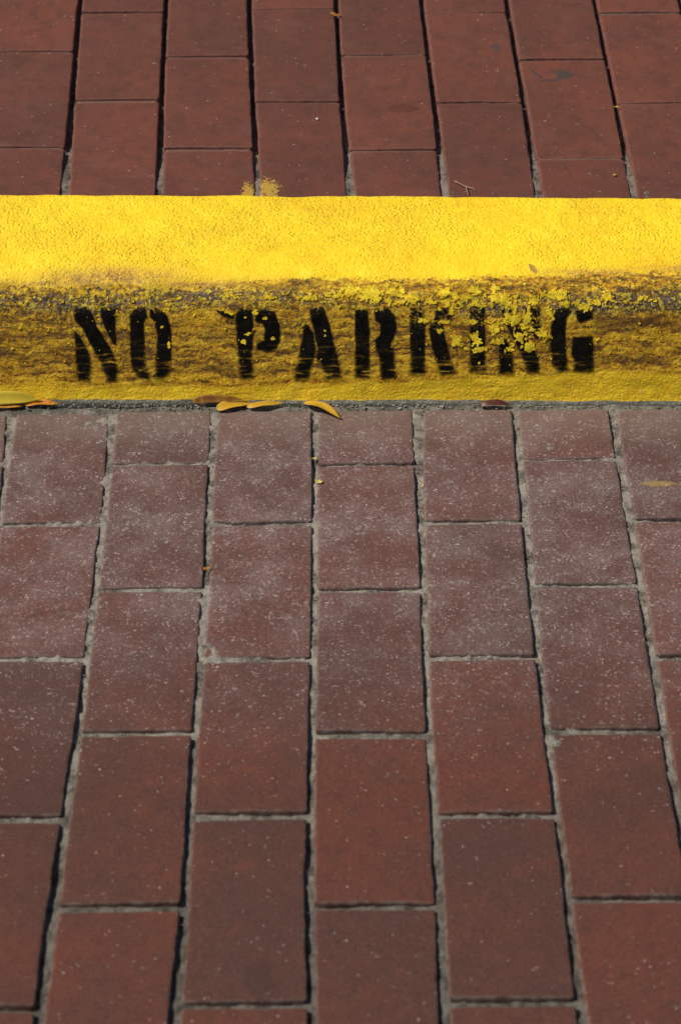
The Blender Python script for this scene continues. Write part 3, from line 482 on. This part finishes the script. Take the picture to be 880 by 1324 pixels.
# ---- sidewalk of bricks behind the kerb, rising gently away from it
walk = bpy.data.objects.new('brick_sidewalk', None); COL.objects.link(walk); tag(walk, kind='structure')
walk.location = (0, 2.2877, .1385); walk.rotation_euler = (math.atan(.09), 0, 0)
for k, (l, r_) in enumerate(DATA['walk']):
    make_brick(l, r_, 900 + k * 7, M_WALK, walk, None, .55)
xs = nonuni(-2.6, -.58, .58, 2.6, .003, .05); yy = nonuni(-.012, -.0115, .62, 3.1, .003, .05)
XX, YY = np.meshgrid(xs, yy, indexing='ij')
rec = .0115 - .0080 * sstep(.13, .02, YY)
ZZ = -rec + .0022 * fbm(XX * 60, YY * 60, 14, 4) + .0015 * fbm(XX * 14, YY * 14, 18, 2) + .0008 * vnoise(XX * 330, YY * 330, 15)
cross = np.zeros(XX.shape)
for (l, r_) in DATA['walk']:
    for yv in (l[0][1], l[-1][1]):
        xl = np.interp(YY, [l[-1][1], l[0][1]], [l[-1][0], l[0][0]]); xr = np.interp(YY, [r_[-1][1], r_[0][1]], [r_[-1][0], r_[0][0]])
        cross = np.maximum(cross, sstep(-.0005, .003, XX - xl) * sstep(-.0005, .003, xr - XX) * (np.abs(YY - yv) < .007))
ZZ = ZZ * (1 - cross) + cross * (-.0032 + .0006 * fbm(XX * 60, YY * 60, 24, 3))
me = mesh_np('mortar', np.stack([XX, YY, ZZ], -1).reshape(-1, 3), grid_faces(len(xs), len(yy)))
attr(me, 'cross', cross)
link('mortar', me, M_MORTW, walk)
cells = []
last = {}; ends = {}
for cidx, (l, r_) in zip(DATA['walkcol'], DATA['walk']):
    if l[0][1] > last.get(cidx, -9): last[cidx] = l[0][1]; ends[cidx] = (l[0][0], r_[0][0])
for i in range(-20, 27):
    if i in ends: x0, x1 = ends[i]
    elif i < -1: x1 = ends[-1][0] - .006 + (i + 2) * .1135; x0 = x1 - .1075
    else: x0 = ends[7][1] + .006 + (i - 8) * .1135; x1 = x0 + .1075
    y = last[i] + .004 if i in last else -.012
    first = True
    while y < 3.0:
        ln = .2085
        if first and i not in last and i % 2: ln = .105
        cells.append(rect(x0, x1, y, y + ln)); y += ln + .004; first = False
surround('outer_brick', cells, M_WALK, walk, 9000)

# =====================================================================
# the kerb
# =====================================================================
PROF = np.array(DATA['prof']); TL = np.r_[0, np.cumsum(np.hypot(*np.diff(PROF, axis=0).T))]
KA = -.0165
_tt = np.linspace(0, TL[-1], 900)
_pd = np.interp(_tt, TL, PROF[:, 0]); _pz = np.interp(_tt, TL, PROF[:, 1])
_kn = np.hanning(11); _kn /= _kn.sum()
_pd = np.convolve(np.pad(_pd, 5, 'edge'), _kn, 'valid'); _pz = np.convolve(np.pad(_pz, 5, 'edge'), _kn, 'valid')
_nd = -np.gradient(_pz, _tt); _nz = np.gradient(_pd, _tt)
_nl = np.hypot(_nd, _nz); _nd /= _nl; _nz /= _nl
def kerb_surf(x, t, off=0.0):
    x, t = np.broadcast_arrays(np.asarray(x, float), np.asarray(t, float))
    d = np.interp(t, _tt, _pd); z = np.interp(t, _tt, _pz); nd = np.interp(t, _tt, _nd); nz = np.interp(t, _tt, _nz)
    lump = .0011 * fbm(x * 16, t * 22, 51, 3) + .0007 * fbm(x * 60, t * 75, 61, 2)
    lump = lump + .0005 * sstep(-.003, .003, t - np.interp(x, EX, EY) + .004 * fbm(x * 60, t * 60, 44, 3)) * (t < .36)
    lump = lump + .0022 * np.exp(-((t - .195) / .012) ** 2) * fbm(x * 28, t * 40, 71, 3)
    lump = lump * sstep(.0595, .066, t)
    h = lump + off
    dd = d * (1 - .03 * np.clip(x, -1, 1))
    return np.stack([x, dd + nd * h, z + nz * h], -1)
_e = np.array(DATA['lines']['edge']); EX, EY = _e[:, 0], _e[:, 1]
_b = np.array(DATA['lines']['band']); BX, BY = _b[:, 0], _b[:, 1]
_f = np.array(DATA['lines']['foot']); FX, FY = _f[:, 0], _f[:, 1]
kerb = bpy.data.objects.new('painted_kerb', None); COL.objects.link(kerb)
kerb.location = (0, 2.0592, 0); kerb.rotation_euler = (0, 0, KA)
tag(kerb, 'bright yellow painted concrete kerb stencilled NO PARKING in worn black letters', 'kerb')
xs = np.concatenate([np.arange(-3, -.52, .012), np.arange(-.52, .52, .0017), np.arange(.52, 3.001, .012)])
ts = np.concatenate([[0, .03, .055], np.arange(.0585, .40, .0017), np.linspace(.402, TL[-1], 12)])
XX, TT = np.meshgrid(xs, ts, indexing='ij')
me = mesh_np('kerb_body', kerb_surf(XX, TT).reshape(-1, 3), grid_faces(len(xs), len(ts)))
attr(me, 'above', (TT - np.interp(XX, EX, EY)))
attr(me, 'band', (TT - np.interp(XX, BX, BY)))
attr(me, 'foot', (TT - np.interp(XX, FX, FY)))
attr(me, 'bare', TT - .0642 - .0008 * fbm(XX * 12, TT * 0, 3, 2))
sm = np.exp(-(((XX + .262) / .072) ** 2 + ((TT - .2050) / .0155) ** 2) ** 1.3)
sm = np.maximum(sm, .9 * np.exp(-(((XX + .155) / .080) ** 2 + ((TT - .1985) / .004) ** 2)))
sm = np.maximum(sm, .8 * np.exp(-(((XX + .34) / .06) ** 2 + ((TT - .1995) / .0045) ** 2)))
sm = np.maximum(sm, .9 * np.exp(-(((XX - .285) / .055) ** 2 + ((TT - .2150) / .006) ** 2)))
sm = np.maximum(sm, .7 * np.exp(-(((XX - .40) / .07) ** 2 + ((TT - .2220) / .006) ** 2)))
attr(me, 'smear', sm)
deep = np.exp(-((TT - .118 - .012 * fbm(XX * 5, TT * 0, 66, 2)) / .022) ** 2) * (.55 + .6 * fbm(XX * 6, TT * 12, 67, 3))
deep = deep + .5 * sstep(.24, .34, XX) * np.exp(-((TT - .16) / .02) ** 2)
attr(me, 'deep', np.clip(deep, 0, 1) * sstep(.084, .100, TT))
soot = .42 + .5 * np.exp(-((TT - .180) / .014) ** 2) + .45 * sstep(-.18, -.33, XX) * sstep(.140, .165, TT)
soot = soot + .5 * sstep(.0, .5, fbm(XX * 18, TT * 40, 91, 3)) * sstep(.10, .13, TT)
soot = soot + .35 * sstep(.25, .34, XX) * sstep(.15, .17, TT)
attr(me, 'soot', soot * sstep(.088, .105, TT) + .0)
uvl = me.uv_layers.new(name='UVMap')
idx = np.zeros(len(me.loops), dtype=np.int32); me.loops.foreach_get('vertex_index', idx)
uvv = np.stack([XX.ravel(), TT.ravel()], 1)[idx]
uvl.data.foreach_set('uv', uvv.astype(np.float32).ravel())
body = link('kerb_body', me, M_KERB, kerb)

def poly_sd(px, py, poly):
    """signed distance, positive inside"""
    poly = np.array(poly); d2 = np.full(px.shape, 1e9); ins = np.zeros(px.shape, bool)
    for (x0, y0), (x1, y1) in zip(poly, np.roll(poly, -1, 0)):
        ex, ey = x1 - x0, y1 - y0
        t = np.clip(((px - x0) * ex + (py - y0) * ey) / (ex * ex + ey * ey + 1e-18), 0, 1)
        d2 = np.minimum(d2, (px - x0 - t * ex) ** 2 + (py - y0 - t * ey) ** 2)
        cr = ((y0 > py) != (y1 > py)) & (px < ex * (py - y0) / (ey if ey else 1e-18) + x0)
        ins ^= cr
    return np.where(ins, 1, -1) * np.sqrt(d2)

for key, pcs in DATA['letters'].items():
    allp = np.array([q for pc in pcs for q in pc])
    x0, t0 = allp.min(0) - .010; x1, t1 = allp.max(0) + .010
    gx = np.arange(x0, x1, .0009); gt = np.arange(max(t0, .07), t1, .0009)
    XX, TT = np.meshgrid(gx, gt, indexing='ij')
    wx = XX + .0006 * fbm(XX * 120, TT * 120, 5, 2); wt = TT + .0006 * fbm(XX * 120, TT * 120, 6, 2)
    blur = .0024 + .0045 * sstep(.135, .085, TT)
    ink = np.zeros(XX.shape)
    for pc in pcs:
        ink = np.maximum(ink, sstep(-1.3, 1.0, poly_sd(wx, wt, pc) / blur))
    wear = sstep(.158, .178, TT) * 1.0 + .12
    if key in ('K', 'I', 'N2'): wear = np.maximum(wear, sstep(.135, .155, TT) * .8)
    V = kerb_surf(XX, TT, .00045).reshape(-1, 3)
    Fc = grid_faces(len(gx), len(gt)); fl = ink.ravel()
    Fc = Fc[fl[Fc].max(1) > .03]
    used, inv = np.unique(Fc, return_inverse=True)
    me = mesh_np('letter', V[used], inv.reshape(-1, 4))
    attr(me, 'ink', fl[used]); attr(me, 'wear', wear.ravel()[used])
    uvl = me.uv_layers.new(name='UVMap')
    idx = np.zeros(len(me.loops), dtype=np.int32); me.loops.foreach_get('vertex_index', idx)
    uvl.data.foreach_set('uv', np.stack([XX.ravel()[used], TT.ravel()[used]], 1)[idx].astype(np.float32).ravel())
    lo = link('letter', me, M_INK, kerb)
    lo['label'] = 'black stencilled letter %s' % key[0]

# flakes of thick lemon paint standing on the shoulder and over the letters
gx = np.arange(-.45, .50, .00085); gt = np.arange(.105, .206, .00085)
XX, TT = np.meshgrid(gx, gt, indexing='ij')
fld = np.full(XX.shape, -1.0)
for cx, ct, rx, rt, an in DATA['flakes']:
    rx *= 1.1; rt = max(rt, .0018) * 1.1
    c_, s_ = math.cos(-an), math.sin(-an); dx, dt = XX - cx, TT - ct
    u = (dx * c_ + dt * s_) / rx; v = (dt * c_ - dx * s_) / rt
    fld = np.maximum(fld, 1 - np.hypot(u, v))
bandm = np.exp(-((TT - np.interp(XX, BX, BY) - .001) / .006) ** 2)
fld = np.maximum(fld, -.60 + .74 * bandm * sstep(-.16, .06, XX) * sstep(.42, .30, XX))
fld = np.maximum(fld, -.84 + .48 * bandm)
fld = fld + 1.25 * fbm(XX * 200, TT * 230, 301, 4, .8) + .55 * vnoise(XX * 560, TT * 560, 33)
jit = .0003
XJ = XX + jit * vnoise(XX * 3000, TT * 3000, 1); TJ = TT + jit * vnoise(XX * 3000, TT * 3000, 2)
Fc = grid_faces(len(gx), len(gt)); fl = fld.ravel()
Fc = Fc[fl[Fc].mean(1) > .16]
used, inv = np.unique(Fc, return_inverse=True); Fi = inv.reshape(-1, 4)
Vt = kerb_surf(XJ, TJ, .0007 + .0005 * vnoise(XX * 150, TT * 150, 8)).reshape(-1, 3)[used]; Vb = kerb_surf(XX, TT, -.0002).reshape(-1, 3)[used]
edges = {}
for f in Fi.tolist():
    for a, b in zip(f, f[1:] + f[:1]):
        if (b, a) in edges: del edges[(b, a)]
        else: edges[(a, b)] = 1
nb_ = len(used)
side = [(b, a, a + nb_, b + nb_) for (a, b) in edges]
me = mesh_np('paint_flakes', np.concatenate([Vt, Vb]), Fi.tolist() + side, False)
tag(link('paint_flakes', me, M_CHIP, kerb), kind='stuff')

# =====================================================================
# leaves, a brick crack, grit
# =====================================================================
def leaf(name, p0, p1, width, mat, label, arch=.002, roll=0.0, bend=0.0, z0=.0012, lean=0.0, tip=.6, zend=None):
    """a thin curled leaf from stalk p0 to tip p1; lean lifts its far edge against the kerb"""
    p0 = np.array(p0, float); p1 = np.array(p1, float); n, m = 26, 7
    d = p1 - p0; Ln = np.hypot(*d); ax = d / Ln; nn = np.array([-ax[1], ax[0]])
    V = []
    for i in range(n):
        s = i / (n - 1)
        w = width * .5 * (math.sin(math.pi * min(1, s ** tip)) ** .8 * .97 + .03) if 0 < s < 1 else width * .02
        cen = p0 + d * s + nn * bend * math.sin(math.pi * s)
        for j in range(m):
            q = j / (m - 1) * 2 - 1
            cup = abs(q) ** 1.5 * w * .35
            off = q * w
            zz = z0 + arch * math.sin(math.pi * s) + cup * .7 + off * math.sin(roll) + .0006 * math.sin(9 * s + 2 * q)
            if zend is not None: zz += zend * s
            xy = cen + nn * off * math.cos(roll)
            V.append((xy[0], xy[1], zz))
    F = grid_faces(n, m)
    c = np.array([*(p0 + d * .5), 0]); V = np.array(V) - c
    me = mesh_np(name, V, F)
    o = link(name, me, mat); o.location = c
    so = o.modifiers.new('thickness', 'SOLIDIFY'); so.thickness = .0003; so.offset = 1
    # slim stalk as a part
    return tag(o, label, 'leaf')
def leaf_mat(name, a, b, dark):
    N = NT(name); O = N.obj()
    c = N.mix(N.ss(N.noise(O, 60, 4, .6), .35, .65), a, b)
    c = N.mix(N.ss(N.noise(O, 210, 3, .6), .60, .72, 0, .7), c, dark)
    N.done(c, .42, N.bump(N.noise(O, 250, 3, .6), .0003, .5), .4)
    tr = N.n('ShaderNodeBsdfTranslucent'); N.put(tr.inputs[0], c)
    mx = N.n('ShaderNodeMixShader'); mx.inputs[0].default_value = .25
    N.t.links.new(N.b.outputs[0], mx.inputs[1]); N.t.links.new(tr.outputs[0], mx.inputs[2]); N.t.links.new(mx.outputs[0], N.out.inputs[0])
    return N.m
L_Y = leaf_mat('leaf_yellow', (.62, .36, .028), (.72, .44, .04), (.33, .16, .025))
L_O = leaf_mat('leaf_orange', (.60, .23, .020), (.66, .32, .030), (.25, .09, .02))
L_B = leaf_mat('leaf_brown', (.22, .085, .022), (.50, .27, .025), (.09, .03, .012))
L_G = leaf_mat('leaf_green', (.58, .47, .035), (.70, .50, .040), (.36, .27, .03))
L_R = leaf_mat('leaf_red', (.10, .025, .016), (.16, .045, .022), (.05, .015, .01))
M_CRACK = plain('crack_line', (.26, .18, .14), (.36, .27, .22), 200, .8)
M_PETAL = plain('petal', (.50, .40, .09), (.60, .50, .17), 300, .6, (.25, .18, .03))
M_GRIT = plain('grit', (.10, .085, .065), (.34, .31, .27), 70, .9, (.05, .04, .03))
M_PEBB = plain('pebble', (.60, .55, .50), (.72, .68, .62), 300, .7)

leaf('leaf', (-.1425, 2.0485), (-.1015, 2.0590), .0145, L_Y, 'yellow ochre leaf lying in the gutter beside the second road joint', .002, .15, .001)
leaf('leaf', (-.1080, 2.0520), (-.0650, 2.0590), .0085, L_Y, 'slim yellow leaf, middle one of the three by the kerb foot', .0025, .2, -.001)
leaf('leaf', (-.0425, 2.0590), (-.0005, 2.0275), .0145, L_Y, 'yellow leaf slanting out from the kerb over a brick joint', .004, -.15, .0025, .0015)
leaf('leaf', (-.170, 2.0600), (-.105, 2.0590), .0100, L_B, 'brown orange leaf leaning on the kerb foot behind the yellow leaves', .002, .95, 0, .0045)
leaf('leaf', (-.405, 2.0620), (-.3440, 2.0630), .0165, L_G, 'broad yellow green leaf leaning on the kerb foot', .002, .85, -.001, .0065)
leaf('leaf', (-.363, 2.0600), (-.3230, 2.0600), .0110, L_O, 'small orange leaf lying below the broad yellow green leaf', .002, .15, .001)
leaf('leaf', (-.420, 2.0560), (-.3650, 2.0560), .0080, L_O, 'narrow tan leaf in the gutter at the far left end', .001, .3, .0, .0012)
leaf('leaf', (.158, 2.0515), (.1945, 2.0505), .0080, L_R, 'dark red curled leaf arching in the gutter', .0045, .4, .0)

def lump(bm_v, bm_f, c, r, rg):
    """append a little irregular stone to the lists"""
    base = len(bm_v)
    ph = [(0, 0, 1), (0, 0, -1)] + [(math.cos(a) * .95, math.sin(a) * .95, z) for z, o in ((.42, 0), (-.42, .5)) for a in [(i + o) * 2 * math.pi / 5 for i in range(5)]]
    sx, sy, sz = rg.uniform(.6, 1.3), rg.uniform(.6, 1.2), rg.uniform(.4, .9); an = rg.uniform(0, 6.3)
    for x, y, z in ph:
        k = rg.uniform(.75, 1.15) * r
        xx, yy_ = x * sx * k, y * sy * k
        bm_v.append((c[0] + xx * math.cos(an) - yy_ * math.sin(an), c[1] + xx * math.sin(an) + yy_ * math.cos(an), c[2] + z * sz * k))
    t, b = base, base + 1
    U_ = [base + 2 + i for i in range(5)]; D_ = [base + 7 + i for i in range(5)]
    for i in range(5):
        j = (i + 1) % 5
        bm_f += [(t, U_[i], U_[j]), (U_[i], D_[i], U_[j]), (U_[j], D_[i], D_[j]), (D_[i], b, D_[j])]
gv, gf = [], []
for k in range(620):
    x = rnd.uniform(-.9, .9) if k % 3 else rnd.gauss(-.15, .22)
    yk = 2.0592 - .0165 * x
    lump(gv, gf, (x, yk - abs(rnd.gauss(.0, .0045)) - .0015, -.0004 + rnd.uniform(-.001, .001)), rnd.uniform(.0005, .0018), rnd)
for k in range(420):      # grit in the joints
    i = rnd.randint(-1, 7); y = rnd.uniform(1.1, 2.04)
    lump(gv, gf, (colX(i) + rnd.gauss(.001, .0022), y, -.0030 - .004 * (1 - max(0, min(1, (y - 1.15) / .75))) + rnd.uniform(-.0005, .0005)), rnd.uniform(.0004, .0012), rnd)
tag(link('grit', mesh_np('grit', gv, gf, False), M_GRIT), kind='stuff')

def tube(path, rad):
    V, F = [], []; n = 6
    for k, p in enumerate(path):
        p = Vector(p)
        d = (Vector(path[min(k + 1, len(path) - 1)]) - Vector(path[max(k - 1, 0)])).normalized()
        a = d.cross(Vector((0, 0, 1))).normalized(); b = d.cross(a)
        r = rad * (1 - .5 * k / len(path))
        for i in range(n):
            q = 2 * math.pi * i / n; v = p + a * math.cos(q) * r + b * math.sin(q) * r; V.append(tuple(v))
    for k in range(len(path) - 1):
        for i in range(n):
            j = (i + 1) % n; F.append((k * n + i, k * n + j, (k + 1) * n + j, (k + 1) * n + i))
    F.append(tuple(range(n))[::-1]); F.append(tuple((len(path) - 1) * n + i for i in range(n)))
    return V, F
def merged(parts):
    V, F = [], []
    for v, f in parts:
        o = len(V); V += list(v); F += [tuple(i + o for i in q) for q in f]
    return V, F
def wp(x, s_, h=0.0):                                 # sidewalk surface point in world space
    a = math.atan(.09); return (x, 2.2877 + s_ * math.cos(a) - h * math.sin(a), .1385 + s_ * math.sin(a) + h * math.cos(a))
def small(name, V, F, mat, label, cat, smooth=True):
    V = np.array(V); c = V.mean(0); o = link(name, mesh_np(name, V - c, F, smooth), mat); o.location = c
    return tag(o, label, cat)
# pale forked crack in a sidewalk brick, built up as thin raised tubes
V, F = merged([tube([wp(.137, .0275, .001), wp(.143, .021, .0015), wp(.150, .0155, .0012), wp(.1515, .004, .0012), wp(.152, -.002, .001)], .0007),
               tube([wp(.150, .0155, .0012), wp(.158, .012, .0012), wp(.161, .007, .001)], .0006)])
small('crack_line', V, F, M_CRACK, 'thin pale forked crack in the sidewalk brick against the kerb', 'crack_line')
V, F = [], []; lump(V, F, wp(-.0274, .161, .0006), .0022, rnd)
small('pebble', V, F, M_PEBB, 'tiny white pebble alone on a sidewalk brick', 'pebble')
def petal_bunch(c, n, r, mat, label, name='blossom', seed=3):
    g = random.Random(seed); parts = []
    for k in range(n):
        a = g.uniform(0, 6.28); l = r * g.uniform(.7, 1.2); w = l * .38
        ca, sa = math.cos(a), math.sin(a); pts = []
        for s in (0, .33, .66, 1):
            ww = w * math.sin(math.pi * (s * .85 + .1)); z = c[2] + .0008 + l * .45 * s * g.uniform(.5, 1)
            pts += [(c[0] + ca * l * s - sa * ww, c[1] + sa * l * s + ca * ww, z), (c[0] + ca * l * s, c[1] + sa * l * s, z - .0004), (c[0] + ca * l * s + sa * ww, c[1] + sa * l * s - ca * ww, z)]
        parts.append((pts, [tuple(q) for q in grid_faces(4, 3).tolist()]))
    V, F = merged(parts)
    o = small(name, V, F, mat, label, name); m = o.modifiers.new('t', 'SOLIDIFY'); m.thickness = .0003
    return o
petal_bunch((-.0300, 1.9555, -.001), 5, .0030, M_PETAL, 'crumpled yellow blossom in the joint, the one nearer the kerb', seed=3)
petal_bunch((-.0250, 1.9115, -.0005), 6, .0042, M_PETAL, 'pale yellow blossom lying across the joint, the one farther from the kerb', seed=8)
petal_bunch((-.1415, 1.768, -.001), 3, .0042, L_O, 'tiny orange brown leaf scrap in the second joint', 'leaf_scrap', 5)
a_ = wp(-.0026, .402, .001)
petal_bunch(a_, 4, .0075, L_O, 'orange yellow leaf scrap stuck in a sidewalk joint', 'leaf_scrap', 9)
petal_bunch(wp(.3448, .1817, 0), 3, .003, L_Y, 'tiny yellow scrap at a dark sidewalk joint', 'leaf_scrap', 11)
petal_bunch(wp(.3293, .0366, 0), 3, .0028, L_Y, 'tiny yellow scrap on the sidewalk brick near the kerb', 'leaf_scrap', 12)
petal_bunch((.0868, 1.905, -.001), 3, .003, M_PETAL, 'tiny pale petal scrap in the joint right of centre', 'petal_scrap', 14)
